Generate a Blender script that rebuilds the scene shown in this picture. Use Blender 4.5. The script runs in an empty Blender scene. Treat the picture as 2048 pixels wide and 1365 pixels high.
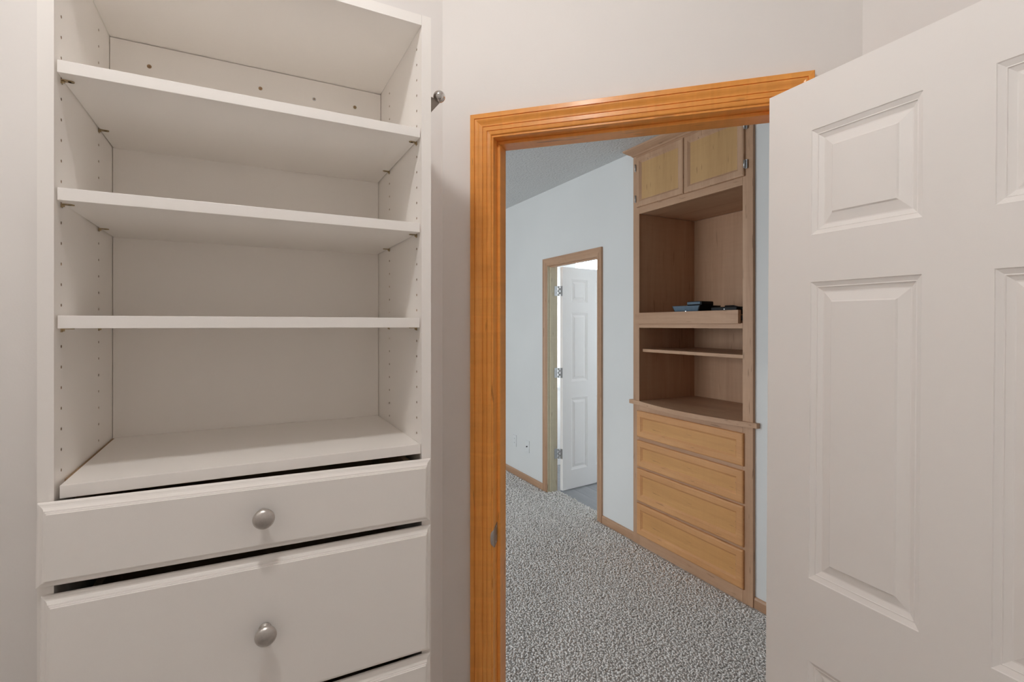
import bpy, math, random
import numpy as np
from mathutils import Matrix, Vector

# ------------------------------------------------------------------ camera, world, light, exposure
scn = bpy.context.scene
COL = scn.collection
cam_d = bpy.data.cameras.new('camera'); cam = bpy.data.objects.new('camera', cam_d); COL.objects.link(cam)
cam_d.sensor_width = 36.0; cam_d.lens = 1000.0 * 36.0 / 2048.0; cam_d.shift_y = -0.01587
cam_d.clip_start = 0.02
cam.location = (0, 0, 1.505); cam.rotation_euler = (math.radians(90), 0, math.radians(-28.05))
scn.camera = cam

SKY = 8.6
LAMP = 182.0
world = bpy.data.worlds.new('world'); scn.world = world; world.use_nodes = True
bg = world.node_tree.nodes['Background']
bg.inputs['Color'].default_value = (0.93, 0.965, 0.985, 1); bg.inputs['Strength'].default_value = SKY

def portal(name, loc, rot, sx, sy):
    l = bpy.data.lights.new(name, 'AREA'); l.shape = 'RECTANGLE'; l.size = sx; l.size_y = sy
    l.cycles.is_portal = True
    o = bpy.data.objects.new(name, l); o.location = loc; o.rotation_euler = rot; COL.objects.link(o)
# the openings through which daylight enters: the bedroom's window (outside the view) and the two bathroom windows in the photograph
portal('daylight_bedroom_offscreen', (-2.66, 3.6, 1.55), (0, math.radians(-90), 0), 1.6, 2.8)
portal('daylight_bath', (3.33, 4.58, 1.6), (math.radians(-90), 0, 0), 1.56, 1.54)

vs = scn.view_settings
vs.view_transform = 'Standard'; vs.look = 'None'; vs.gamma = 1.0; vs.exposure = 0.0; vs.use_curve_mapping = False
try:
    scn.cycles.diffuse_bounces = 14; scn.cycles.max_bounces = 16; scn.cycles.glossy_bounces = 5
    scn.cycles.sample_clamp_indirect = 6.0; scn.cycles.caustics_reflective = False; scn.cycles.caustics_refractive = False
except Exception:
    pass

# ------------------------------------------------------------------ materials
def new_mat(name):
    m = bpy.data.materials.new(name); m.use_nodes = True
    nt = m.node_tree; b = nt.nodes['Principled BSDF']
    return m, nt, b
def coords(nt, scale=(1, 1, 1), rotz=0):
    tc = nt.nodes.new('ShaderNodeTexCoord'); mp = nt.nodes.new('ShaderNodeMapping')
    mp.inputs['Scale'].default_value = scale; mp.inputs['Rotation'].default_value = (0, 0, rotz)
    nt.links.new(tc.outputs['Object'], mp.inputs['Vector']); return mp.outputs['Vector']
def noise(nt, vec, scale, detail=3, rough=.5, dist=0):
    n = nt.nodes.new('ShaderNodeTexNoise'); n.inputs['Scale'].default_value = scale
    n.inputs['Detail'].default_value = detail; n.inputs['Roughness'].default_value = rough
    n.inputs['Distortion'].default_value = dist
    nt.links.new(vec, n.inputs['Vector']); return n.outputs['Fac']
def ramp(nt, fac, stops):
    r = nt.nodes.new('ShaderNodeValToRGB'); e = r.color_ramp.elements
    while len(e) < len(stops): e.new(.5)
    for i, (p, c) in enumerate(stops):
        e[i].position = p; e[i].color = (*c, 1)
    nt.links.new(fac, r.inputs['Fac']); return r.outputs['Color']
def mix(nt, a, b, fac, mode='MIX'):
    m = nt.nodes.new('ShaderNodeMix'); m.data_type = 'RGBA'; m.blend_type = mode
    for sock, v in ((m.inputs[0], fac), (m.inputs[6], a), (m.inputs[7], b)):
        if hasattr(v, 'is_linked'): nt.links.new(v, sock)
        elif isinstance(v, (int, float)): sock.default_value = v
        else: sock.default_value = (*v, 1)
    return m.outputs[2]
def bump(nt, b, h, strength, dist):
    n = nt.nodes.new('ShaderNodeBump'); n.inputs['Strength'].default_value = strength; n.inputs['Distance'].default_value = dist
    nt.links.new(h, n.inputs['Height']); nt.links.new(n.outputs['Normal'], b.inputs['Normal'])

def paint(name, col, rough=.6, bscale=260, bstr=.12, var=.02):
    m, nt, b = new_mat(name)
    v = coords(nt)
    f = noise(nt, v, 1.7, 3)
    lo = tuple(c * (1 - var) for c in col); hi = tuple(min(1, c * (1 + var)) for c in col)
    nt.links.new(ramp(nt, f, [(.3, lo), (.7, hi)]), b.inputs['Base Color'])
    b.inputs['Roughness'].default_value = rough
    b.inputs['Specular IOR Level'].default_value = .35
    if bstr: bump(nt, b, noise(nt, v, bscale, 2), bstr, .001)
    return m
def plain(name, col, rough=.4, metal=0, var=.06, scale=40, spec=.5):
    m, nt, b = new_mat(name)
    f = noise(nt, coords(nt), scale, 2)
    lo = tuple(c * (1 - var) for c in col); hi = tuple(min(1, c * (1 + var)) for c in col)
    nt.links.new(ramp(nt, f, [(.3, lo), (.7, hi)]), b.inputs['Base Color'])
    b.inputs['Roughness'].default_value = rough; b.inputs['Metallic'].default_value = metal
    b.inputs['Specular IOR Level'].default_value = spec
    return m
def wood(name, dark, mid, light, axis, rough=.35, fleck=.5, coat=.25, size=1.0, fleckcol=(.16, .07, .025), figure=.22):
    m, nt, b = new_mat(name)
    k = 'xyz'.index(axis)
    s1 = [9 / size] * 3; s1[k] = .9 / size
    s2 = [120 / size] * 3; s2[k] = 5 / size
    s3 = [260 / size] * 3; s3[k] = 30 / size
    s4 = [5] * 3; s4[k] = 45
    g1 = noise(nt, coords(nt, s1), 1, 5, .6, .6)
    g2 = noise(nt, coords(nt, s2), 1, 3, .6)
    c = ramp(nt, g1, [(.28, dark), (.5, mid), (.72, light)])
    c2 = ramp(nt, g2, [(.3, dark), (.7, light)])
    c = mix(nt, c, c2, .22)
    cf = ramp(nt, noise(nt, coords(nt, s4), 1, 2, .5, .8), [(.35, (.8, .8, .8)), (.65, (1.12, 1.12, 1.12))])
    c = mix(nt, c, cf, figure, 'MULTIPLY')
    if fleck:
        fl = ramp(nt, noise(nt, coords(nt, s3), .3, 1, .4), [(.70, (0, 0, 0)), (.76, (1, 1, 1))])
        bw = nt.nodes.new('ShaderNodeMath'); bw.operation = 'MULTIPLY'; bw.inputs[1].default_value = fleck
        nt.links.new(fl, bw.inputs[0])
        c = mix(nt, c, fleckcol, bw.outputs[0])
    nt.links.new(c, b.inputs['Base Color'])
    b.inputs['Roughness'].default_value = rough
    b.inputs['Specular IOR Level'].default_value = .35
    b.inputs['Coat Weight'].default_value = coat; b.inputs['Coat Roughness'].default_value = .18
    bump(nt, b, g2, .06, .001)
    return m

M = {}
M['closet_wall'] = paint('closet wall paint', (.82, .802, .788), var=.008)
M['bed_wall'] = paint('bedroom wall paint', (.71, .715, .706), bscale=160, bstr=.25)
M['bath_wall'] = paint('bathroom wall paint', (.88, .88, .88))
M['door_paint'] = paint('white door paint', (.925, .912, .90), rough=.42, bscale=380, bstr=.08)
M['melamine'] = paint('white melamine', (.90, .878, .852), rough=.30, bscale=500, bstr=.05, var=.01)
M['raw_edge'] = plain('raw particle board', (.33, .22, .13), .9)
M['void'] = plain('drawer box board', (.46, .37, .27), .8)
M['nickel'] = plain('brushed nickel', (.58, .555, .53), .33, 1, .05, 300)
M['chrome'] = plain('polished chrome', (.72, .71, .70), .08, 1, .02)
M['steel'] = plain('zinc steel', (.55, .56, .57), .35, 1)
M['brass'] = plain('antique brass clip', (.46, .36, .22), .35, 1)
M['strike'] = plain('aged strike plate', (.36, .32, .29), .45, 1)
HON = ((.70, .265, .046), (.83, .350, .074), (.90, .435, .112))
M['honey_z'] = wood('honey maple upright', *HON, 'z', coat=.12)
M['honey_x'] = wood('honey maple head', *HON, 'x', coat=.12)
BRN = ((.38, .215, .125), (.47, .285, .175), (.55, .35, .225))
M['brown_z'] = wood('brown maple upright', *BRN, 'z', rough=.45, coat=.1, figure=.08)
M['brown_y'] = wood('brown maple lengthwise', *BRN, 'y', rough=.45, coat=.1, figure=.08)
M['brown_x'] = wood('brown maple crosswise', *BRN, 'x', rough=.45, coat=.1, figure=.08)
GLD = ((.42, .245, .100), (.50, .300, .130), (.56, .345, .155))
M['gold_y'] = wood('golden maple panel lengthwise', *GLD, 'y', rough=.42, coat=.1, figure=.08)
M['gold_z'] = wood('golden maple panel upright', *GLD, 'z', rough=.42, coat=.1, figure=.08)
INS = BRN
M['front_x'] = wood('golden brown maple front frame', (.49, .235, .093), (.59, .298, .125), (.67, .36, .16), 'x', rough=.42, coat=.12, figure=.08)
M['inside_z'] = wood('cabinet inside veneer', *INS, 'z', rough=.5, coat=0, size=2.2, fleck=.3, figure=.1)
M['inside_y'] = wood('cabinet inside shelf', *INS, 'y', rough=.5, coat=0, size=2, fleck=.3, figure=.1)
OLV = ((.54, .48, .34), (.62, .56, .41), (.68, .62, .47))  # bathroom jambs and upright stops: paler, more olive tone than the casing
M['olive_z'] = wood('pale olive jamb', *OLV, 'z', rough=.4, coat=.2, figure=.1)
M['black'] = plain('black plastic', (.006, .0065, .008), .5, spec=.3)
M['slate'] = plain('slate blue glossy plastic', (.10, .15, .20), .25)
M['plate'] = plain('wall plate plastic', (.72, .73, .73), .4, 0, .02)
M['plate_hole'] = plain('dark socket', (.05, .05, .05), .6)
M['vinyl'] = plain('white vinyl window frame', (.80, .82, .83), .4, 0, .02)
M['slat'] = plain('white blind slat', (.86, .86, .85), .5, 0, .02)
M['plank'] = wood('grey vinyl plank', (.26, .27, .29), (.33, .34, .36), (.40, .41, .43), 'y', rough=.35, coat=.1, fleck=0, figure=.1)
m, nt, b = new_mat('window glass')
tr_ = nt.nodes.new('ShaderNodeBsdfTransparent'); tr_.inputs['Color'].default_value = (.97, .985, 1, 1)
gl_ = nt.nodes.new('ShaderNodeBsdfGlossy'); gl_.inputs['Roughness'].default_value = .02
mx_ = nt.nodes.new('ShaderNodeMixShader'); mx_.inputs[0].default_value = .06
nt.links.new(tr_.outputs[0], mx_.inputs[1]); nt.links.new(gl_.outputs[0], mx_.inputs[2])
nt.links.new(mx_.outputs[0], nt.nodes['Material Output'].inputs['Surface']); M['glass'] = m
m, nt, b = new_mat('led'); b.inputs['Emission Color'].default_value = (.9, .95, 1, 1); b.inputs['Emission Strength'].default_value = 3; M['led'] = m
m, nt, b = new_mat('lit frosted globe'); b.inputs['Base Color'].default_value = (.9, .88, .85, 1)
b.inputs['Emission Color'].default_value = (1.0, .965, .93, 1); b.inputs['Emission Strength'].default_value = LAMP; M['globe'] = m
# popcorn ceiling
m, nt, b = new_mat('popcorn ceiling'); v = coords(nt)
n1 = noise(nt, v, 60, 3, .65)
nt.links.new(ramp(nt, n1, [(.35, (.67, .68, .68)), (.65, (.69, .70, .70))]), b.inputs['Base Color'])
b.inputs['Roughness'].default_value = .9; bump(nt, b, n1, 1.0, .012); M['popcorn'] = m
# carpet
CARP = [(.25, (.50, .475, .455)), (.75, (.60, .575, .555))]
m, nt, b = new_mat('grey carpet'); v = coords(nt)
n1 = noise(nt, v, 110, 2, .6)
nt.links.new(ramp(nt, n1, CARP), b.inputs['Base Color'])
b.inputs['Roughness'].default_value = 1; b.inputs['Specular IOR Level'].default_value = .1
bump(nt, b, n1, .8, .01); M['carpet'] = m
m, nt, b = new_mat('carpet yarn'); v = coords(nt)
n1 = noise(nt, v, 62, 2, .6)
c = ramp(nt, n1, [(.30, (.80, .77, .74)), (.6, (.93, .905, .88))])
nt.links.new(c, b.inputs['Base Color'])
b.inputs['Roughness'].default_value = 1; b.inputs['Specular IOR Level'].default_value = .1; M['yarn'] = m

# ------------------------------------------------------------------ mesh helpers
class MB:
    def __init__(self): self.v = []; self.f = []; self.smooth = set()
    def add(self, vs_, fs_, smooth=False):
        o = len(self.v); self.v += [tuple(p) for p in vs_]
        for f in fs_:
            if smooth: self.smooth.add(len(self.f))
            self.f.append(tuple(o + i for i in f))
        return self
    def box(self, x0, x1, y0, y1, z0, z1):
        x0, x1 = min(x0, x1), max(x0, x1); y0, y1 = min(y0, y1), max(y0, y1); z0, z1 = min(z0, z1), max(z0, z1)
        return self.add([(x0, y0, z0), (x1, y0, z0), (x1, y1, z0), (x0, y1, z0), (x0, y0, z1), (x1, y0, z1), (x1, y1, z1), (x0, y1, z1)],
                        [(0, 3, 2, 1), (4, 5, 6, 7), (0, 1, 5, 4), (1, 2, 6, 5), (2, 3, 7, 6), (3, 0, 4, 7)])
    def prism(self, poly, z0, z1):            # poly counter-clockwise in xy
        n = len(poly); a = sum(poly[i][0] * poly[(i + 1) % n][1] - poly[(i + 1) % n][0] * poly[i][1] for i in range(n))
        if a < 0: poly = poly[::-1]
        return self.add([(x, y, z0) for x, y in poly] + [(x, y, z1) for x, y in poly],
                        [tuple(range(n))[::-1], tuple(range(n, 2 * n))] + [(i, (i + 1) % n, n + (i + 1) % n, n + i) for i in range(n)])
    def lathe(self, prof, seg=32, mat=None):   # profile (r, h) around local z, then mat
        mat = mat or Matrix(); vs_ = []; fs_ = []
        for r, h in prof:
            for k in range(seg):
                a = 2 * math.pi * k / seg; vs_.append(mat @ Vector((r * math.cos(a), r * math.sin(a), h)))
        for i in range(len(prof) - 1):
            for k in range(seg):
                k2 = (k + 1) % seg; fs_.append((i * seg + k, i * seg + k2, (i + 1) * seg + k2, (i + 1) * seg + k))
        fs_.append(tuple(range(seg))[::-1]); fs_.append(tuple(range((len(prof) - 1) * seg, len(prof) * seg)))
        return self.add(vs_, fs_, True)
    def tube(self, pts, r, seg=10):
        pts = [Vector(p) for p in pts]; vs_ = []; fs_ = []; n = len(pts)
        for i, p in enumerate(pts):
            d = (pts[min(i + 1, n - 1)] - pts[max(i - 1, 0)]).normalized()
            u = d.cross(Vector((0, 0, 1)));  u = u.normalized() if u.length > 1e-4 else Vector((1, 0, 0)); w = d.cross(u)
            for k in range(seg):
                a = 2 * math.pi * k / seg; vs_.append(p + r * (math.cos(a) * u + math.sin(a) * w))
        for i in range(n - 1):
            for k in range(seg):
                k2 = (k + 1) % seg; fs_.append((i * seg + k, i * seg + k2, (i + 1) * seg + k2, (i + 1) * seg + k))
        fs_.append(tuple(range(seg))[::-1]); fs_.append(tuple(range((n - 1) * seg, n * seg)))
        return self.add(vs_, fs_, True)
    def rings(self, x0, x1, z0, z1, prof, yb=None, flip=False):
        """nested rectangles in xz: prof = (inset, y); front faces look towards -y; closes at yb if given"""
        vs_ = []; fs_ = []
        P = list(prof)
        for i_, y in P:
            vs_ += [(x0 + i_, y, z0 + i_), (x1 - i_, y, z0 + i_), (x1 - i_, y, z1 - i_), (x0 + i_, y, z1 - i_)]
        n = len(P)
        for i in range(n - 1):
            for k in range(4):
                k2 = (k + 1) % 4; fs_.append((i * 4 + k, i * 4 + k2, i * 4 + 4 + k2, i * 4 + 4 + k))
        fs_.append(tuple(range((n - 1) * 4, n * 4)))
        if yb is not None: fs_.append((3, 2, 1, 0))
        if flip: fs_ = [f[::-1] for f in fs_]
        return self.add(vs_, fs_)
    def moved(self, mat):
        self.v = [tuple(mat @ Vector(p)) for p in self.v]; return self
    def mesh(self, name, off=(0, 0, 0)):
        me = bpy.data.meshes.new(name)
        me.from_pydata([(p[0] - off[0], p[1] - off[1], p[2] - off[2]) for p in self.v], [], self.f)
        if self.smooth:
            for i, p in enumerate(me.polygons): p.use_smooth = i in self.smooth
        me.update(); return me

def wloc(o):
    v = Vector((0, 0, 0))
    while o: v += o.location; o = o.parent
    return v
def link(name, me, mat, parent=None, loc=(0, 0, 0), rot=(0, 0, 0)):
    o = bpy.data.objects.new(name, me); COL.objects.link(o)
    if mat is not None and not me.materials: me.materials.append(mat)
    o.parent = parent; o.location = loc; o.rotation_euler = rot; return o
def part(name, mb, mat, parent, bev=0):
    """mesh given in world coordinates, child of an unrotated chain"""
    o = link(name, mb.mesh(name, wloc(parent)), M[mat], parent)
    if bev: bevel(o, bev)
    return o
def local(name, mb, mat, parent=None, loc=(0, 0, 0), rot=(0, 0, 0), bev=0):
    o = link(name, mb.mesh(name), M[mat], parent, loc, rot)
    if bev: bevel(o, bev)
    return o
def bevel(o, w):
    b = o.modifiers.new('bevel', 'BEVEL'); b.width = w; b.segments = 2; b.limit_method = 'ANGLE'
def tag(o, label, cat, group=None):
    o['label'] = label; o['category'] = cat
    if group: o['group'] = group
    return o
def thing(name, label, cat, loc=(0, 0, 0), rotz=0, group=None):
    o = bpy.data.objects.new(name, None); COL.objects.link(o); o.location = loc; o.rotation_euler = (0, 0, rotz)
    o.empty_display_size = .1
    return tag(o, label, cat, group)
def struct(o, label, cat):
    o['kind'] = 'structure'; return tag(o, label, cat)

R2 = math.sqrt(.5)
ROT45 = (0, 0, math.radians(-45))          # local x runs along the angled wall, local y goes through it
def st(s, t): return ((s + t) * R2, (t - s) * R2)
CEIL = 2.712

# ------------------------------------------------------------------ the setting: shell
WX = 2.394                                 # bedroom far wall face
A, A2 = (.5151, 1.4049), (.561, 1.52)
B, B2 = (1.2734, .6466), (1.3834, .6976)
T0, T1 = 1.3576, 1.4716                    # angled wall, closet face and bedroom face
JL, JR, JTOP = -.4684, .2746, 2.042        # clear door opening between the jambs

floor = local('floor', MB().box(-2.8, 2.50, -1.7, 6.4, -.1, 0), 'carpet')
struct(floor, 'grey carpeted floor running through closet and bedroom', 'floor')
ceiling = local('ceiling', MB().box(-2.8, 5.3, -1.7, 6.4, CEIL, CEIL + .1), 'popcorn')
struct(ceiling, 'grey popcorn textured ceiling above the bedroom', 'ceiling')

struct(local('ceiling_closet', MB().prism([(-.95, -1.15), (1.33, -1.15), (1.33, .66), (.53, 1.45), (-.95, 1.45)], CEIL - .004, CEIL + .002), 'closet_wall'), 'smooth off white ceiling of the closet', 'ceiling')
mb = MB().prism([(-2.8, 1.4049), A, A2, (-2.8, 1.52)], 0, CEIL)
wall_back = struct(local('wall_back', mb, 'closet_wall'), 'off white closet wall behind the white shelf cabinet', 'wall')
mb = MB()
mb.prism([A, st(JL - .019, T0), st(JL - .019, T1), A2], 0, CEIL)
mb.prism([st(JR + .019, T0), B, B2, st(JR + .019, T1)], 0, CEIL)
mb.prism([st(JL - .019, T0), st(JR + .019, T0), st(JR + .019, T1), st(JL - .019, T1)], JTOP + .019, CEIL)
struct(local('wall_doorway', mb, 'closet_wall'), 'angled off white closet wall around the honey wood doorway', 'wall')
mb = MB().prism([(1.2734, -1.1), B, B2, (1.3834, -1.1)], 0, CEIL)
struct(local('wall_right', mb, 'closet_wall'), 'off white closet wall behind the open white door', 'wall')
struct(local('wall_left', MB().box(-1.0, -.9, -1.1, 1.4049, 0, CEIL), 'closet_wall'), 'off white closet wall left of the shelf cabinet', 'wall')
struct(local('wall_rear', MB().box(-1.0, 1.3834, -1.2, -1.1, 0, CEIL), 'closet_wall'), 'off white closet wall opposite the shelf cabinet', 'wall')

# bedroom far wall with the bathroom doorway and the recess of the built-in cabinet
BY0, BY1, BTOP = 3.0925, 3.807, 2.031
mb = MB()
mb.box(WX, 2.49, -1.7, 1.745, 0, CEIL); mb.box(WX, 2.49, 2.662, BY0 - .018, 0, CEIL)
mb.box(WX, 2.49, BY1 + .018, 6.4, 0, CEIL); mb.box(WX, 2.49, BY0 - .018, BY1 + .018, BTOP + .018, CEIL)
struct(local('wall_far', mb, 'bed_wall'), 'pale grey bedroom wall with the built-in cabinet and bathroom doorway', 'wall')
mb = MB().box(2.96, 3.06, 1.6, 2.80, 0, CEIL).box(2.49, 3.06, 1.6, 1.70, 0, CEIL).box(2.49, 2.96, 2.70, 2.80, 0, CEIL)
struct(local('wall_recess', mb, 'bed_wall'), 'hidden wall box around the built-in cabinet recess', 'wall')
# bedroom walls outside the view, one with the big windows
mb = MB()
mb.box(-2.7, -2.6, 1.4, 2.2, 0, CEIL); mb.box(-2.7, -2.6, 5.0, 6.4, 0, CEIL)
mb.box(-2.7, -2.6, 2.2, 5.0, 0, .75); mb.box(-2.7, -2.6, 2.2, 5.0, 2.35, CEIL)
struct(local('wall_window', mb, 'bed_wall'), 'pale grey bedroom wall with a wide window', 'wall')
struct(local('wall_end', MB().box(-2.7, 2.394, 6.2, 6.3, 0, CEIL), 'bed_wall'), 'pale grey end wall of the bedroom', 'wall')
struct(local('wall_hall', MB().box(1.38, 2.394, -1.7, -1.6, 0, CEIL).box(1.28, 1.3834, -1.7, -1.1, 0, CEIL), 'bed_wall'), 'pale grey end wall past the built-in cabinet', 'wall')
# bathroom
mb = MB()
W1 = (2.55, 2.955); W2 = (3.17, 4.10); WZ = (.84, 2.36)
mb.box(2.49, W1[0], 4.5, 4.62, 0, CEIL); mb.box(W1[1], W2[0], 4.5, 4.62, 0, CEIL); mb.box(W2[1], 4.3, 4.5, 4.62, 0, CEIL)
for w in (W1, W2):
    mb.box(w[0], w[1], 4.5, 4.62, 0, WZ[0]); mb.box(w[0], w[1], 4.5, 4.62, WZ[1], CEIL)
struct(local('wall_bathroom', mb, 'bath_wall'), 'white bathroom wall with two bright windows', 'wall')
struct(local('wall_bathroom_end', MB().box(4.2, 4.3, 2.6, 4.62, 0, CEIL), 'bath_wall'), 'white far end wall of the bathroom', 'wall')
struct(local('wall_bathroom_near', MB().box(3.06, 4.3, 2.70, 2.80, 0, CEIL), 'bath_wall'), 'white near wall of the bathroom', 'wall')

bf = local('floor_bathroom', MB().box(2.50, 4.3, 2.70, 4.6, -.1, -.006), 'plank')
struct(bf, 'grey vinyl plank floor inside the bathroom', 'floor')
plank_me = None
rng = random.Random(4)
for i in range(7):
    x0 = 2.502 + i * .152
    y = 2.805 - rng.uniform(0, .9)
    while y < 4.5:
        y1 = min(y + 1.2, 4.498); ys = max(y, 2.802)
        if y1 - ys > .05:
            if plank_me is None: plank_me = MB().box(0, .1495, 0, 1, -.008, 0).mesh('plank')
            o = link('plank', plank_me, M['plank'], bf, (x0, ys, -.001)); o.scale = (1, y1 - ys - .003, 1)
        y += 1.2

# ------------------------------------------------------------------ carpet pile (nobody could count the tufts)
def carpet_pile():
    r = np.random.default_rng(3)
    th = math.radians(28.05); s, c = math.sin(th), math.cos(th)
    pts = []
    # denser nearby, coarser far away, only on the bedroom floor near what the doorway shows
    for d0, d1, sp in ((1.75, 3.0, .0105), (3.0, 4.2, .012), (4.2, 7.2, .0155)):
        xs = np.arange(-2.0, 2.5, sp); ys = np.arange(.2, 6.2, sp)
        X, Y = np.meshgrid(xs, ys); X = X.ravel() + r.uniform(-.5, .5, X.size) * sp; Y = Y.ravel() + r.uniform(-.5, .5, Y.size) * sp
        d = X * s + Y * c; q = (X * c - Y * s) / d
        k = (d >= d0) & (d < d1) & (q > -.60) & (q < .90) & ((X + Y > 2.09) | ((Y > 1.53) & (X < .55)))
        wall = (X < np.where((Y > 1.70) & (Y < 2.70), 2.354, 2.366)) | ((Y > BY0 + .012) & (Y < BY1 - .02) & (X < 2.497))
        k &= wall & ((Y > 1.53) | (X + Y > 2.09)) & ((X > 1.40) | (Y > .70))
        pts.append(np.stack([X[k], Y[k], np.full(k.sum(), sp)], 1))
    P = np.concatenate(pts); n = len(P)
    sp = P[:, 2]; h = r.uniform(.0062, .0105, n); rad = sp * r.uniform(.45, .78, n)
    a0 = r.uniform(0, 2 * np.pi, n); lean = sp * r.uniform(.2, .9, n); la = r.uniform(0, 2 * np.pi, n)
    V = np.zeros((n, 7, 3), np.float32)
    for i in range(3):
        a = a0 + i * 2 * np.pi / 3
        V[:, i, 0] = P[:, 0] + rad * .8 * np.cos(a); V[:, i, 1] = P[:, 1] + rad * .8 * np.sin(a); V[:, i, 2] = .0005
        a = a + .9
        V[:, 3 + i, 0] = P[:, 0] + lean * .6 * np.cos(la) + rad * np.cos(a); V[:, 3 + i, 1] = P[:, 1] + lean * .6 * np.sin(la) + rad * np.sin(a); V[:, 3 + i, 2] = h * .65
    V[:, 6, 0] = P[:, 0] + lean * np.cos(la); V[:, 6, 1] = P[:, 1] + lean * np.sin(la); V[:, 6, 2] = h
    F = []
    for i in range(3):
        j = (i + 1) % 3
        F += [(i, j, 3 + j), (i, 3 + j, 3 + i), (3 + i, 3 + j, 6)]
    F = np.array(F, np.int32)
    idx = (np.arange(n, dtype=np.int32)[:, None, None] * 7 + F[None]).reshape(-1)
    me = bpy.data.meshes.new('carpet_pile')
    me.vertices.add(n * 7); me.vertices.foreach_set('co', V.reshape(-1))
    nf = n * 9
    me.loops.add(nf * 3); me.loops.foreach_set('vertex_index', idx)
    me.polygons.add(nf); me.polygons.foreach_set('loop_start', np.arange(0, nf * 3, 3, dtype=np.int32))
    me.polygons.foreach_set('use_smooth', np.ones(nf, dtype=bool))
    me.update(calc_edges=True); me.validate()
    o = link('carpet_pile', me, M['yarn']); o['kind'] = 'stuff'
    tag(o, 'grey shaggy carpet pile covering the bedroom floor', 'carpet')
carpet_pile()

# ------------------------------------------------------------------ main doorway trim (honey maple), local frame of the angled wall
CAS = [(0, 0), (0, .0155), (.0012, .017), (.0132, .017), (.0137, .0140), (.0148, .0140), (.0153, .0162), (.019, .0158), (.023, .0142),
       (.027, .0120), (.031, .0105), (.0355, .0101), (.0362, .0078), (.0373, .0078), (.0378, .0104), (.0486, .0104), (.0491, .0080),
       (.0501, .0080), (.0506, .0100), (.058, .0090), (.0605, .0078), (.0617, .0055), (.0617, 0)]
def casing_pieces(trim, s0, s1, ztop, face, prof, mleg, mhead, out=-1):
    """three mitred pieces on plane y = face; profile height grows towards out*y"""
    n = len(prof)
    def piece(name, e0, e1, mat):
        vs_ = [e0(a, face + out * h) for a, h in prof] + [e1(a, face + out * h) for a, h in prof]
        fs_ = [(i, i + 1, n + i + 1, n + i) for i in range(n - 1)] + [(n - 1, 0, n, 2 * n - 1), tuple(range(n))[::-1], tuple(range(n, 2 * n))]
        local(name, MB().add(vs_, fs_), mat, trim)
    piece('casing_leg', lambda a, y: (s0 + a, y, 0), lambda a, y: (s0 + a, y, ztop - a), mleg)
    piece('casing_head', lambda a, y: (s0 + a, y, ztop - a), lambda a, y: (s1 - a, y, ztop - a), mhead)
    piece('casing_leg', lambda a, y: (s1 - a, y, ztop - a), lambda a, y: (s1 - a, y, 0), mleg)
trim1 = thing('trim_1', 'honey orange maple door casing and jamb on the angled closet wall', 'door frame', (0, 0, 0), math.radians(-45))
trim1['kind'] = 'structure'
casing_pieces(trim1, -.5351, .3413, 2.1092, T0, CAS, 'honey_z', 'honey_x')
for s in (JL - .0189, JR):
    local('jamb', MB().box(s, s + .0189, T0 - .004, T1, 0, JTOP), 'honey_z', trim1, bev=.001)
local('jamb_head', MB().box(JL - .0189, JR + .0189, T0 - .004, T1, JTOP, JTOP + .0189), 'honey_x', trim1, bev=.001)
local('door_stop', MB().box(JL, JL + .0097, 1.3875, 1.4368, 0, JTOP - .0097), 'honey_z', trim1, bev=.0015)
local('door_stop', MB().box(JR - .0097, JR, 1.3875, 1.4368, 0, JTOP - .0097), 'honey_z', trim1, bev=.0015)
local('door_stop', MB().box(JL, JR, 1.3875, 1.4368, JTOP - .0097, JTOP), 'honey_x', trim1, bev=.0015)
# bedroom side casing
casing_pieces(trim1, -.5351, .3413, 2.1092, T1, CAS, 'honey_z', 'honey_x', out=1)
# strike plate on the latch jamb: plate, curved lip, latch hole
sz = .893
mb = MB(); prof = []
for k in range(13):
    a = math.pi * k / 12; prof.append((1.3535 + .026 * 0 - .0, 0))
pl = [(1.362, sz - .029), (1.3855, sz - .020), (1.3855, sz + .036), (1.372, sz + .031), (1.362, sz + .026), (1.356, sz + .018), (1.354, sz), (1.356, sz - .020)]
mb.add([(JL + .0002, y, z) for y, z in pl] + [(JL + .0016, y, z) for y, z in pl],
       [tuple(range(8))[::-1], tuple(range(8, 16))] + [(i, (i + 1) % 8, 8 + (i + 1) % 8, 8 + i) for i in range(8)])
strike = local('strike_plate', mb, 'strike', trim1)
mb = MB()                                           # lip curling over the jamb edge
N = 8; vs_ = []; fs_ = []
for j in range(5):
    a = j / 4 * math.radians(75)
    for i in range(N + 1):
        q = -1 + 2 * i / N; hz = .028 * (1 - .38 * j / 4) * q
        for th_ in (0, .0013):
            r = .010 + th_
            vs_.append((JL + .0016 - .010 * 0 - r + r * math.cos(a) if False else JL + .0016 - (.011 - th_) * (1 - math.cos(a)), 1.356 - .010 * math.sin(a) * math.sqrt(max(0, 1 - .75 * q * q)) - th_ * .4, sz + hz))
for j in range(4):
    for i in range(N):
        for t_ in (0, 1):
            a = (j * (N + 1) + i) * 2 + t_; b_ = a + 2; c_ = a + 2 * (N + 1) + 2; d_ = a + 2 * (N + 1)
            fs_.append((a, b_, c_, d_) if t_ else (d_, c_, b_, a))
local('strike_lip', MB().add(vs_, fs_, True), 'nickel', strike)
local('latch_hole', MB().box(JL + .0010, JL + .0019, 1.3725, 1.3845, sz + .002, sz + .022), 'raw_edge', strike)
for dz in (-.017, .029):
    local('screw', MB().lathe([(.0028, 0), (.0028, .0005), (.0015, .0009)], 12, Matrix.Translation((JL + .0016, 1.372, sz + dz)) @ Matrix.Rotation(math.radians(90), 4, 'Y')), 'steel', strike)

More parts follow.
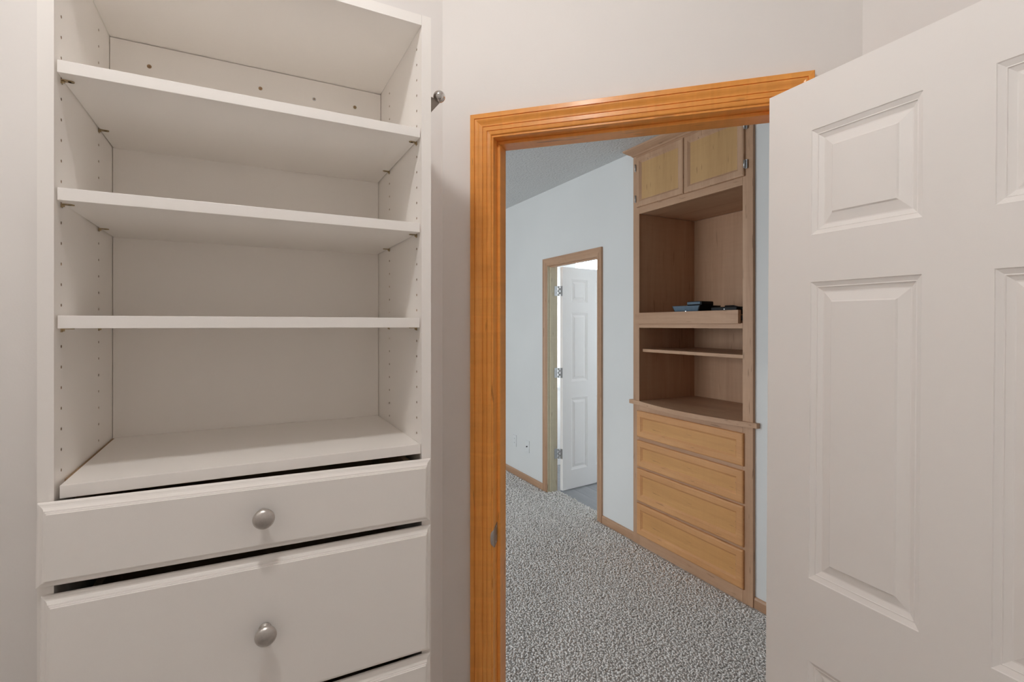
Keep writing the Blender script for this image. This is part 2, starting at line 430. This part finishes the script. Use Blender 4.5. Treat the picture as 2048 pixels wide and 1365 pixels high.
# ------------------------------------------------------------------ panelled doors
PAN = [(0, 0), (.0012, .0020), (.0095, .0062), (.0112, .0059), (.0120, .0080), (.0205, .0125), (.0228, .0125), (.0410, .0065), (.0436, .0032), (.0440, .0030)]
def panel_door(name, wdt, z0, z1, cols, rows, mat, parent=None, scale=1.0, thick=.035):
    xs = sorted({0, wdt, *[x for c in cols for x in c]}); zs = sorted({z0, z1, *[z for r in rows for z in r]})
    mb = MB()
    def hole(xa, xb, za, zb):
        return any(c[0] <= xa and xb <= c[1] for c in cols) and any(r[0] <= za and zb <= r[1] for r in rows)
    for i in range(len(xs) - 1):
        for j in range(len(zs) - 1):
            xa, xb, za, zb = xs[i], xs[i + 1], zs[j], zs[j + 1]
            if hole(xa, xb, za, zb): continue
            mb.add([(xa, 0, za), (xb, 0, za), (xb, 0, zb), (xa, 0, zb)], [(0, 1, 2, 3)])
            mb.add([(xa, thick, za), (xb, thick, za), (xb, thick, zb), (xa, thick, zb)], [(3, 2, 1, 0)])
    mb.add([(0, 0, z0), (wdt, 0, z0), (wdt, thick, z0), (0, thick, z0), (0, 0, z1), (wdt, 0, z1), (wdt, thick, z1), (0, thick, z1)],
           [(0, 3, 2, 1), (4, 5, 6, 7), (1, 2, 6, 5), (3, 0, 4, 7)])
    d = local(name, mb, mat, parent)
    prof = [(a * scale, y) for a, y in PAN]
    for r in rows:
        for c in cols:
            p = MB().rings(c[0], c[1], r[0], r[1], prof)
            p.rings(c[0], c[1], r[0], r[1], [(a, thick - y) for a, y in prof], flip=True)
            local('panel', p, mat, d)
    return d
DW = .727
door1 = panel_door('door_1', DW, .012, 2.037, [(.104, .312), (.413, .621)], [(1.700, 1.926), (.9555, 1.598), (.215, .776)], 'door_paint')
door1.location = (1.087, .7668, 0); door1.rotation_euler = (0, math.radians(.42), math.radians(-93.9))
struct(door1, 'white six panel door swung open into the closet beside the honey doorway', 'door')
# knob and hinges of the open door
def doorknob(side):
    return MB().lathe([(.032, 0), (.032, .004), (.014, .008), (.011, .03), (.018, .036), (.026, .045), (.027, .055), (.020, .063), (.006, .066)], 28)
for y, rx in ((0, 90), (.035, -90)):
    local('door_knob', doorknob(1), 'nickel', door1, (DW - .065, y, .915), (math.radians(rx), 0, 0))
for z in (.25, 1.05, 1.82):
    h = local('hinge', MB().lathe([(.006, -.045), (.0065, -.044), (.0065, .044), (.006, .045)], 14).add([(-.0012, -.004, -.044), (-.0002, -.004, -.044), (-.0002, -.034, -.044), (-.0012, -.034, -.044), (-.0012, -.004, .044), (-.0002, -.004, .044), (-.0002, -.034, .044), (-.0012, -.034, .044)],
              [(0, 1, 2, 3), (7, 6, 5, 4), (0, 4, 5, 1), (1, 5, 6, 2), (2, 6, 7, 3), (3, 7, 4, 0)]), 'steel', door1, (-.002, .0405, z))

# ------------------------------------------------------------------ closet cabinet
XL, XR = -.2525, .315; OL, OR_ = -.2715, .3345; FY = .980; BK = 1.352
cab = thing('closet_cabinet', 'tall white melamine closet cabinet with open shelves above drawers', 'cabinet', (.0315, 1.19, 0))
HY = (1.014, 1.2375); HZ0, HP, HN, HR, HA = 1.2793, .0320, 26, .0026, .006
OCT = [(HR * math.cos(math.radians(22.5 + 45 * k)), HR * math.sin(math.radians(22.5 + 45 * k))) for k in range(8)]
def drilled_panel(xo, xi):
    # side panel whose inner face (x = xi) is pierced by two rows of pin holes; xo is the outer face
    p = MB(); cups = MB(); sg = 1 if xo > xi else -1
    def f(pts): p.add([(xi, y, z) for y, z in pts], [tuple(range(len(pts)))])
    y0, y1, z0, z1 = FY, 1.400, 0, 2.133; zb, zt = HZ0 - HP / 2, HZ0 + (HN - .5) * HP
    ys = [y0, HY[0] - HA, HY[0] + HA, HY[1] - HA, HY[1] + HA, y1]
    for i in range(5):
        a, b_ = ys[i], ys[i + 1]
        if i % 2 == 0: f([(a, z0), (b_, z0), (b_, z1), (a, z1)]); continue
        f([(a, z0), (b_, z0), (b_, zb), (a, zb)]); f([(a, zt), (b_, zt), (b_, z1), (a, z1)])
        yc = HY[i // 2]
        for k in range(HN):
            zc = HZ0 + k * HP; o = [(yc + u, zc + w) for u, w in OCT]; h = HP / 2
            c = [(b_, zc + h), (a, zc + h), (a, zc - h), (b_, zc - h)]
            # octagon vertices run 22.5, 67.5, ... ; one corner per pair of vertices
            for q in range(4):
                f([o[2 * q], c[q], o[2 * q + 1]]); f([o[2 * q + 1], c[q], c[(q + 1) % 4], o[(2 * q + 2) % 8]])
            n_ = 8; xd = xi + sg * .010
            cups.add([(xi, y, z) for y, z in o] + [(xd, y, z) for y, z in o], [(j, (j + 1) % n_, n_ + (j + 1) % n_, n_ + j) for j in range(n_)] + [tuple(range(n_, 2 * n_))])
    p.add([(xi, y0, z0), (xo, y0, z0), (xo, y1, z0), (xi, y1, z0), (xi, y0, z1), (xo, y0, z1), (xo, y1, z1), (xi, y1, z1)],
          [(0, 3, 2, 1), (4, 5, 6, 7), (0, 1, 5, 4), (1, 2, 6, 5), (2, 3, 7, 6)])
    part('side_panel', p, 'melamine', cab)
    part('pin_holes', cups, 'raw_edge', cab)['kind'] = 'stuff'
drilled_panel(OL, XL); drilled_panel(OR_, XR)
part('top_panel', MB().box(XL + .0004, XR - .0004, FY + .0003, 1.400, 2.1125, 2.1328), 'melamine', cab)
part('back_panel', MB().box(XL + .0009, XR - .0009, BK, BK + .006, .05, 2.105), 'melamine', cab)
part('back_edge', MB().box(XL, XR, BK + .0062, BK + .012, .05, 2.110), 'raw_edge', cab)
rail = part('hanging_rail', MB().box(XL + .0010, XR - .0012, 1.3245, BK - .0005, 2.015, 2.1106), 'melamine', cab)
for x, mt in ((-.184, 'raw_edge'), (.031, 'raw_edge'), (.150, 'steel'), (.248, 'brass')):
    o = part('screw', MB().lathe([(.0042, 0), (.0042, .0006), (.0030, .0009)], 16, Matrix.Translation((x, 1.3244, 2.0645)) @ Matrix.Rotation(math.radians(90), 4, 'X')), mt, rail)
    part('screw_recess', MB().lathe([(.0019, .0008), (.0019, .0012)], 10, Matrix.Translation((x, 1.3244, 2.0645)) @ Matrix.Rotation(math.radians(90), 4, 'X')), 'raw_edge', rail)
for z0, z1, dx in ((1.8855, 1.9045, .0022), (1.6930, 1.7120, .0026), (1.4993, 1.5190, .0030)):
    part('shelf', MB().box(XL + dx, XR - dx, .9845, BK - .001, z0, z1), 'melamine', cab, bev=.0006)
part('fixed_shelf', MB().box(XL + .0050, XR - .0008, .9860, BK - .001, 1.2425, 1.2620), 'melamine', cab, bev=.0006)
part('fixed_shelf_edge', MB().box(XL, XL + .0045, 1.03, BK - .002, 1.2430, 1.2605), 'raw_edge', cab)
pin = MB()
pin.lathe([(.0024, 0), (.0024, .004)], 10, Matrix.Rotation(math.radians(90), 4, 'Y'))
pin.box(.0005, .0120, -.0042, .0042, .0009, .0022); pin.box(0, .0012, -.0036, .0036, -.0036, .002)
pin.lathe([(.0042, .0009), (.0042, .0022)], 14, Matrix.Translation((.012, 0, 0)))
pin_me = pin.mesh('shelf_pin'); pin_me.materials.append(M['brass'])
for z in (1.8855, 1.6930, 1.4993):
    for y in (1.014, 1.2375):
        for x, rz in ((XL, 0), (XR, math.pi)):
            link('shelf_pin', pin_me, None, cab, Vector((x, y, z - .0024)) - wloc(cab), (0, 0, rz))

# drawers: moulded overlay fronts, slightly sagging
FRONT = [(0, .0190), (0, .0160), (.0006, .0146), (.0022, .0134), (.0045, .0126), (.0066, .0114), (.0082, .0094), (.0094, .0064), (.0098, .0046),
         (.0118, .0042), (.0122, .0022), (.0138, .0019), (.0142, 0)]
KNOB = [(.0100, 0), (.0100, .0016), (.0078, .0042), (.0058, .0090), (.0058, .0150), (.0088, .0190), (.0142, .0210), (.0166, .0226), (.0171, .0248),
        (.0162, .0278), (.0132, .0308), (.0080, .0332), (.0025, .0342)]
def drawer(xc, zc, w, h, rot, kn, kz):
    d = local('drawer', MB().rings(-w / 2, w / 2, -h / 2, h / 2, FRONT, .019), 'melamine', cab, Vector((xc, .957, zc)) - wloc(cab), (0, rot, 0))
    bw = XR - XL - .03; hb = min(h - .022, .18)
    bx = MB(); x0 = (XL + XR) / 2 - xc
    bx.box(x0 - bw / 2, x0 - bw / 2 + .012, .0195, .36, -h / 2 + .012, -h / 2 + .012 + hb); bx.box(x0 + bw / 2 - .012, x0 + bw / 2, .0195, .36, -h / 2 + .012, -h / 2 + .012 + hb)
    bx.box(x0 - bw / 2, x0 + bw / 2, .348, .36, -h / 2 + .012, -h / 2 + .012 + hb); bx.box(x0 - bw / 2, x0 + bw / 2, .0195, .36, -h / 2 + .012, -h / 2 + .018)
    bx.box(x0 - bw / 2, x0 + bw / 2, .0195, .0315, -h / 2 + .012, -h / 2 + .012 + hb)
    local('drawer_box', bx, 'void', d)
    if kn is not None:
        local('knob', MB().lathe(KNOB, 36), 'nickel', d, (kn, 0, kz), (math.radians(90), 0, 0))
    return d
drawer(.0297, 1.1760, .6000, .1246, math.radians(.88), -.0030, .0040)
drawer(.0317, .9768, .5960, .2516, math.radians(.52), -.0020, .0065)
drawer(.0317, .7190, .5960, .2450, math.radians(.1), -.0020, .0)
drawer(.0317, .4690, .5960, .2460, 0, 0, 0)
drawer(.0317, .2190, .5960, .2450, 0, 0, 0)
part('plinth', MB().box(XL, XR, 1.03, 1.048, 0, .095), 'melamine', cab)

# valet rod on the side of the cabinet: plate, gusset, rod with ball end
rod = part('rod_bracket', MB().box(OR_, OR_ + .0026, .990, 1.030, 1.9415, 1.9955).add(
    [(OR_ + .002, 1.000, 1.9425), (OR_ + .002, 1.000, 1.982), (OR_ + .029, 1.000, 1.976), (OR_ + .002, 1.018, 1.9425), (OR_ + .002, 1.018, 1.982), (OR_ + .029, 1.018, 1.976)],
    [(0, 2, 1), (3, 4, 5), (0, 3, 5, 2), (2, 5, 4, 1), (1, 4, 3, 0)]), 'strike', cab)
part('rod_ball', MB().lathe([(.0127 * math.cos(math.radians(a)), .0127 * math.sin(math.radians(a))) for a in range(-88, 89, 8)], 28, Matrix.Translation((.3590, .999, 1.9845))), 'chrome', rod)
part('rod', MB().tube([(.3590, .999, 1.9845), (.3590, 1.03, 1.9845)], .0065, 16), 'chrome', rod)

# ------------------------------------------------------------------ closet ceiling lamp
lamp = thing('ceiling_light_offscreen', 'small round globe ceiling light above the closet', 'ceiling light', (-.13, .40, CEIL - .004))
part('base', MB().lathe([(.075, 0), (.075, -.012), (.055, -.024), (.045, -.028)], 32, Matrix.Translation((-.13, .40, CEIL - .0041))), 'nickel', lamp)
part('globe_offscreen', MB().lathe([(max(.002, .055 * math.cos(math.radians(a))), .055 * math.sin(math.radians(a))) for a in range(-90, 55, 9)], 28, Matrix.Translation((-.13, .40, CEIL - .074))), 'globe', lamp)

# ------------------------------------------------------------------ bathroom doorway in the far wall
CAS2 = [(a * 1.013, h) for a, h in CAS]
trim2 = thing('trim_2', 'brown maple casing and jamb around the bathroom doorway', 'door frame', (0, 0, 0), math.radians(-90)); trim2['kind'] = 'structure'
# local x = -Y, local y = X
casing_pieces(trim2, -3.8745, -3.0255, 2.0975, WX, CAS2, 'brown_z', 'brown_x')
casing_pieces(trim2, -3.8745, -3.0255, 2.0975, 2.49, CAS2, 'brown_z', 'brown_x', out=1)
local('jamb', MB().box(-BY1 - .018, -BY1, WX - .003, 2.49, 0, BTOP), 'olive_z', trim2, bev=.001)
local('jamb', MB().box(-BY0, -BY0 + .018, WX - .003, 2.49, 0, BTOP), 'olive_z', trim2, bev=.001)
local('jamb_head', MB().box(-BY1 - .018, -BY0 + .018, WX - .003, 2.49, BTOP, BTOP + .018), 'brown_x', trim2, bev=.001)
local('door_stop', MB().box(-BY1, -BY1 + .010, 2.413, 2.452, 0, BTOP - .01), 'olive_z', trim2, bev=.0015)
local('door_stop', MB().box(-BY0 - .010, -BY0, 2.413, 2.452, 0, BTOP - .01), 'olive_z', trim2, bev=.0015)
local('door_stop', MB().box(-BY1, -BY0, 2.413, 2.452, BTOP - .01, BTOP), 'brown_x', trim2, bev=.0015)

door2 = panel_door('door_2', .706, .010, 2.027, [(.102, .300), (.406, .604)], [(1.710, 1.920), (.986, 1.6145), (.180, .835)], 'door_paint')
door2.location = (2.520, 3.757, 0); door2.rotation_euler = (0, 0, math.radians(6.3))
struct(door2, 'white six panel bathroom door standing open past the brown doorway', 'door')
for z in (1.81, 1.07, .338):
    h = local('hinge', MB().box(-.0016, -.0002, .003, .033, -.0445, .0445), 'steel', door2, (0, 0, z))
    local('jamb_leaf', MB().box(-.058, -.026, .0475, .0490, -.0445, .0445), 'steel', h, (0, 0, 0), (0, 0, math.radians(-6.3)))
    for k in range(5):
        zz = -.0445 + k * .0178
        local('knuckle', MB().lathe([(.0062, zz + .0008), (.0062, zz + .0170)], 14, Matrix.Translation((-.014, .0375, 0))), 'steel', h)
        local('knuckle_arm', MB().box(-.026, -.014, .0405, .0425, zz + .001, zz + .0168) if k % 2 == 0 else MB().box(-.014, -.0005, .032, .0345, zz + .001, zz + .0168), 'steel', h)
local('door_knob', doorknob(1), 'nickel', door2, (.706 - .065, 0, .915), (math.radians(90), 0, 0))

# baseboards
BBP = [(0, 0), (0.0125, 0), (.0125, .045), (.009, .054), (.004, .058), (0, .058)]
def baseboard(name, y0, y1, label):
    n = len(BBP)
    vs_ = [(WX - a, y0, z) for a, z in BBP] + [(WX - a, y1, z) for a, z in BBP]
    fs_ = [(i, (i + 1) % n, n + (i + 1) % n, n + i) for i in range(n)] + [tuple(range(n))[::-1], tuple(range(n, 2 * n))]
    return struct(local(name, MB().add(vs_, fs_), 'brown_y'), label, 'baseboard')
baseboard('baseboard_far', 3.875, 6.2, 'brown wooden baseboard left of the bathroom doorway')
baseboard('baseboard_middle', 2.668, 3.025, 'brown wooden baseboard between bathroom doorway and built-in cabinet')
baseboard('baseboard_right', -1.6, 1.739, 'brown wooden baseboard past the drawers of the built-in cabinet')

n = len(BBP)
mb = MB().add([(-2.6, 6.2 - a, z) for a, z in BBP] + [(WX - .013, 6.2 - a, z) for a, z in BBP],
              [(i, n + i, n + (i + 1) % n, (i + 1) % n) for i in range(n)] + [tuple(range(n)), tuple(range(n, 2 * n))[::-1]])
struct(local('baseboard_end', mb, 'brown_x'), 'brown wooden baseboard along the end wall of the bedroom', 'baseboard')

# wall plates beside the bathroom doorway
def wall_plate(y, z, coax):
    t = thing('wall_outlet', 'white wall plate with coaxial cable jack beside the bathroom doorway' if coax else 'white duplex outlet plate on the wall, farther from the bathroom doorway', 'outlet', (WX, y, z - .057))
    part('plate', MB().box(WX - .006, WX - .0003, y - .035, y + .035, z - .057, z + .057), 'plate', t, bev=.0025)
    if coax:
        part('jack', MB().lathe([(.0065, 0), (.0065, .006), (.0045, .007), (.0045, .012)], 14, Matrix.Translation((WX - .006, y, z)) @ Matrix.Rotation(math.radians(-90), 4, 'Y')), 'plate_hole', t)
    else:
        for dz in (-.020, .020):
            r_ = part('receptacle', MB().box(WX - .0072, WX - .006, y - .014, y + .014, z + dz - .013, z + dz + .013), 'plate', t, bev=.0006)
            for dy in (-.006, .006):
                part('slot', MB().box(WX - .0076, WX - .0071, y + dy - .0011, y + dy + .0011, z + dz - .004, z + dz + .005), 'plate_hole', r_)
wall_plate(4.428, .340, False)
wall_plate(4.172, .334, True)

# ------------------------------------------------------------------ built-in bedroom cabinet (bounded by Y 1.74..2.667, face X 2.375)
F0 = 2.375; CY0, CY1 = 1.740, 2.667; IY0, IY1 = 1.802, 2.608; TK = .020
bc = thing('built_in_cabinet', 'tall brown maple built-in cabinet with open shelves above four drawers', 'cabinet', (2.65, 2.2, 0))
part('stile', MB().box(F0, F0 + TK, IY1, CY1, 0, 2.70), 'brown_z', bc, bev=.0012)
part('stile', MB().box(F0, F0 + TK, CY0, IY0, 0, 2.70), 'brown_z', bc, bev=.0012)
for z0, z1 in ((2.640, 2.70), (2.2625, 2.325), (1.4845, 1.5150), (.900, .957), (.715, .745), (.520, .545), (.285, .308), (0, .088)):
    part('rail', MB().box(F0, F0 + TK, IY0 + .0003, IY1 - .0003, z0, z1), 'brown_y', bc, bev=.001)
for z0, z1 in ((.985, 2.2624),):
    part('side_panel', MB().box(F0 + TK, 2.905, IY1 + .0005, IY1 + .019, z0, z1), 'inside_z', bc)
    part('side_panel', MB().box(F0 + TK, 2.905, IY0 - .019, IY0 - .0005, z0, z1), 'inside_z', bc)
    part('back_panel', MB().box(2.905, 2.913, IY0 - .019, IY1 + .019, z0, z1), 'inside_z', bc)
part('compartment_top', MB().box(F0 + TK, 2.905, IY0, IY1, 2.2635, 2.281), 'inside_y', bc)
part('cabinet_body', MB().box(F0 + TK + .002, 2.905, IY0 - .019, IY1 + .019, 0, .956), 'inside_z', bc)
part('cabinet_body', MB().box(F0 + TK + .002, 2.905, IY0 - .019, IY1 + .019, 2.282, 2.70), 'inside_z', bc)
part('compartment_floor', MB().box(F0 + TK, 2.905, IY0, IY1, 1.486, 1.504), 'inside_y', bc)
part('shelf', MB().box(2.402, 2.903, IY0 + .002, IY1 - .004, 1.3195, 1.3400), 'brown_y', bc, bev=.002)
# bow fronted counter
pts = [(2.367, 2.700), (2.367, 2.600)]
for k in range(1, 24):
    y = 2.600 - k * (2.600 - 1.726) / 24; q = (y - 2.163) / .437
    pts.append((2.367 - .063 * (1 - q * q), y))
pts += [(2.367, 1.726), (2.367, 1.712), (WX - .0005, 1.712), (WX - .0005, CY0 + .001), (F0 + TK, CY0 + .001), (F0 + TK, IY0), (2.904, IY0), (2.904, IY1), (F0 + TK, IY1), (F0 + TK, CY1 - .001), (WX - .0005, CY1 - .001), (WX - .0005, 2.700)]
part('counter', MB().prism(pts, .9575, .9850), 'brown_y', bc, bev=.003)
# crown
CR = [(0, 2.664), (.006, 2.668), (.012, 2.676), (.024, 2.682), (.040, 2.692), (.052, 2.702), (.056, 2.7115), (0, 2.7115)]
n = len(CR); vs_ = []
for a, z in CR: vs_.append((WX - .0005, CY1 + a * .9, z))
for a, z in CR: vs_.append((F0 - a, CY1 + a * .9, z))
for a, z in CR: vs_.append((F0 - a, CY0 - a * .9, z))
for a, z in CR: vs_.append((WX - .0005, CY0 - a * .9, z))
fs_ = []
for k in range(3):
    fs_ += [(k * n + i, k * n + (i + 1) % n, (k + 1) * n + (i + 1) % n, (k + 1) * n + i) for i in range(n)]
fs_ += [tuple(range(n))[::-1], tuple(range(3 * n, 4 * n))]
part('crown', MB().add(vs_, fs_), 'brown_y', bc)

# framed fronts: local x = -Y (so that the front looks to -X), local y = X
def framed(name, y0, y1, z0, z1, mat, pmat, st_=.050, rl=.050, proud=.0155):
    w = y1 - y0; h = z1 - z0
    prof = [(0, .018), (0, .004), (.0015, .0012), (.0045, 0)]
    mb = MB()
    xs0, xs1 = -w / 2, w / 2; zs0, zs1 = -h / 2, h / 2
    # rings with separate stile and rail widths: build outer edge then inner opening
    vs_ = []; fs_ = []
    R = [(0, 0, .018), (0, 0, .0075), (.0010, .0010, .0048), (.0035, .0035, .0022), (.0070, .0070, .0006), (.0100, .0100, 0), (st_ - .014, rl - .014, 0), (st_ - .0135, rl - .0135, .0016), (st_ - .0120, rl - .0120, .0018), (st_ - .007, rl - .007, .0050), (st_ - .002, rl - .002, .0092), (st_, rl, .0095), (st_, rl, .016)]
    for a, b_, y in R:
        vs_ += [(xs0 + a, y, zs0 + b_), (xs1 - a, y, zs0 + b_), (xs1 - a, y, zs1 - b_), (xs0 + a, y, zs1 - b_)]
    for i in range(len(R) - 1):
        for k in range(4):
            k2 = (k + 1) % 4; fs_.append((i * 4 + k, i * 4 + k2, i * 4 + 4 + k2, i * 4 + 4 + k))
    mb.add(vs_, fs_)
    d = local(name, mb, mat, bc, Vector((F0 - proud, (y0 + y1) / 2, (z0 + z1) / 2)) - wloc(bc), (0, 0, math.radians(-90)))
    local('panel', MB().rings(xs0 + st_ - .0005, xs1 - st_ + .0005, zs0 + rl - .0005, zs1 - rl + .0005, [(0, .016), (0, .0102)], .016), pmat, d)
    return d
# note: grain axes are in the front's own frame (x lengthwise, z upright)
ud1 = framed('cabinet_door', 2.2085, 2.6240, 2.3085, 2.6530, 'brown_z', 'gold_z', .046, .048)
ud2 = framed('cabinet_door', 1.7860, 2.2035, 2.3065, 2.6520, 'brown_z', 'gold_z', .046, .048)
for d, x in ((ud2, .2145), (ud1, -.2130)):
    for z in (-.112, .100):
        h = local('hinge', MB().lathe([(.0042, -.022), (.0042, .022)], 12, Matrix.Translation((x, -.001, z))), 'steel', d)
        sg = 1 if x > 0 else -1
        local('hinge_leaf', MB().box(x, x + sg * .013, .0055, .0080, z - .024, z + .024), 'steel', h)
M['gold_x'] = wood('golden maple front panel', (.49, .245, .088), (.58, .302, .112), (.65, .355, .140), 'x', rough=.42, coat=.1, figure=.08)
for z0, z1 in ((.7405, .9190), (.5390, .7170), (.3040, .5260), (.0750, .2880)):
    framed('drawer', 1.7905, 2.6200, z0, z1, 'front_x', 'gold_x', .052, .052)
# pull-out tray
tr = part('tray', MB().box(2.3545, 2.3805, 1.8150, 2.6270, 1.5115, 1.5860), 'brown_y', bc, bev=.0015)
part('tray_board', MB().box(2.381, 2.86, 1.830, 2.600, 1.5450, 1.5630), 'inside_y', tr)
part('tray_slide', MB().box(2.381, 2.86, IY0 + .0005, 1.829, 1.530, 1.556), 'black', tr)
part('tray_slide', MB().box(2.381, 2.86, 2.6005, IY1 - .0005, 1.530, 1.556), 'black', tr)

# ------------------------------------------------------------------ boxes on the tray
TZ = 1.563
sb = thing('set_top_box', 'flat black box with slanted slate grey front on the cabinet tray', 'electronics', (2.50, 2.23, TZ))
mb = MB()
prof = [(2.417, 1.624), (2.425, 1.572), (2.440, 1.566), (2.60, 1.566), (2.60, 1.624)]
n = len(prof)
def slab(y0a, y1a, y0b, y1b):       # a: top, b: bottom widths
    vs_ = []
    for x, z in prof:
        f = (z - 1.566) / .058; vs_.append((x, y0b + (y0a - y0b) * f, z))
    for x, z in prof:
        f = (z - 1.566) / .058; vs_.append((x, y1b + (y1a - y1b) * f, z))
    return vs_, [tuple(range(n)), tuple(range(n, 2 * n))[::-1]] + [(i, n + i, n + (i + 1) % n, (i + 1) % n) for i in range(n)]
part('body', MB().add(*slab(2.126, 2.352, 2.150, 2.328)), 'black', sb, bev=.0015)
part('front_panel', MB().add([(2.4155, 2.134, 1.622), (2.4155, 2.344, 1.622), (2.4228, 2.322, 1.5745), (2.4228, 2.156, 1.5745)], [(0, 1, 2, 3)]).add([(2.4170, 2.134, 1.622), (2.4170, 2.344, 1.622), (2.4243, 2.322, 1.5745), (2.4243, 2.156, 1.5745)], [(3, 2, 1, 0)]), 'slate', sb)
part('led', MB().box(2.4200, 2.4216, 2.2385, 2.2455, 1.5865, 1.5905), 'led', sb)
for x in (2.45, 2.58):
    for y in (2.17, 2.31): part('foot', MB().lathe([(.008, TZ), (.008, TZ + .003)], 12, Matrix.Translation((x, y, 0))), 'black', sb)
ad = thing('cable_modem', 'small rounded black box lying on top of the set top box', 'electronics', (2.50, 2.2, 1.624))
part('body', MB().box(2.452, 2.560, 2.146, 2.262, 1.6243, 1.6505), 'black', ad, bev=.006)
part('front_panel', MB().box(2.4508, 2.4522, 2.158, 2.256, 1.632, 1.646), 'slate', ad)
pw = thing('power_adapter', 'black power adapter with trailing cable on the tray beside the black box', 'electronics', (2.52, 1.95, TZ))
part('body', MB().box(2.46, 2.60, 1.905, 2.085, TZ + .0003, TZ + .047), 'black', pw, bev=.006)
part('plug_pin', MB().box(2.4585, 2.461, 1.985, 1.992, TZ + .030, TZ + .036), 'steel', pw)
part('cable', MB().tube([(2.62, 2.12, 1.600), (2.60, 2.095, 1.612), (2.56, 2.06, 1.618), (2.53, 2.01, 1.6165), (2.50, 1.955, 1.6145), (2.49, 1.90, 1.602), (2.485, 1.86, 1.585), (2.485, 1.84, 1.5685)], .0045, 8), 'black', pw)

# ------------------------------------------------------------------ windows
def window(name, x0, x1, y, z0, z1, label, depth=.06):
    t = thing(name, label, 'window', ((x0 + x1) / 2, y + .06, z0)); t['kind'] = 'structure'
    f = .045
    for a in ((x0, x0 + f, z0, z1), (x1 - f, x1, z0, z1), (x0 + f, x1 - f, z0, z0 + f), (x0 + f, x1 - f, z1 - f, z1)):
        part('frame', MB().box(a[0], a[1], y + .04, y + .10, a[2], a[3]), 'vinyl', t, bev=.003)
    part('sill', MB().box(x0 - .03, x1 + .03, y - .035, y + .001, z0 - .022, z0 - .0005), 'vinyl', t, bev=.003)
    part('pane', MB().box(x0 + f, x1 - f, y + .066, y + .070, z0 + f, z1 - f), 'glass', t)
    return t
window('window_1', W1[0], W1[1], 4.5, WZ[0], WZ[1], 'narrow bright bathroom window seen past the door hinges')
window('window_2', W2[0], W2[1], 4.5, WZ[0], WZ[1], 'bright bathroom window with white blinds above the open door')
bl = thing('window_blind', 'white horizontal slat blind in the bathroom window', 'blind', ((W2[0] + W2[1]) / 2, 4.52, WZ[1] - .380))
part('head_rail', MB().box(W2[0] + .004, W2[1] - .004, 4.503, 4.536, WZ[1] - .045, WZ[1] - .002), 'slat', bl)
smb = MB().box(-(W2[1] - W2[0]) / 2 + .006, (W2[1] - W2[0]) / 2 - .006, -.016, .016, -.0012, .0012); sme = smb.mesh('slat'); sme.materials.append(M['slat'])
for k in range(6):
    link('slat', sme, None, bl, (0, 0, .092 + k * .042), (math.radians(14), 0, 0))
for k in range(30):
    link('slat', sme, None, bl, (0, 0, .0045 + k * .0027))
part('bottom_rail', MB().box(W2[0] + .006, W2[1] - .006, 4.506, 4.534, WZ[1] - .395, WZ[1] - .380), 'slat', bl)
# wide bedroom window, outside the view: three bays
t = thing('window_3_offscreen', 'wide white framed window lighting the bedroom', 'window', (-2.65, 3.6, .75)); t['kind'] = 'structure'
for y0, y1, z0, z1 in ((2.2, 2.25, .75, 2.35), (4.95, 5.0, .75, 2.35), (2.25, 4.95, .75, .80), (2.25, 4.95, 2.30, 2.35), (3.57, 3.63, .80, 2.30)):
    part('frame', MB().box(-2.68, -2.62, y0, y1, z0, z1), 'vinyl', t)
for y0, y1 in ((2.25, 3.57), (3.63, 4.95)):
    part('pane', MB().box(-2.652, -2.648, y0, y1, .80, 2.30), 'glass', t)
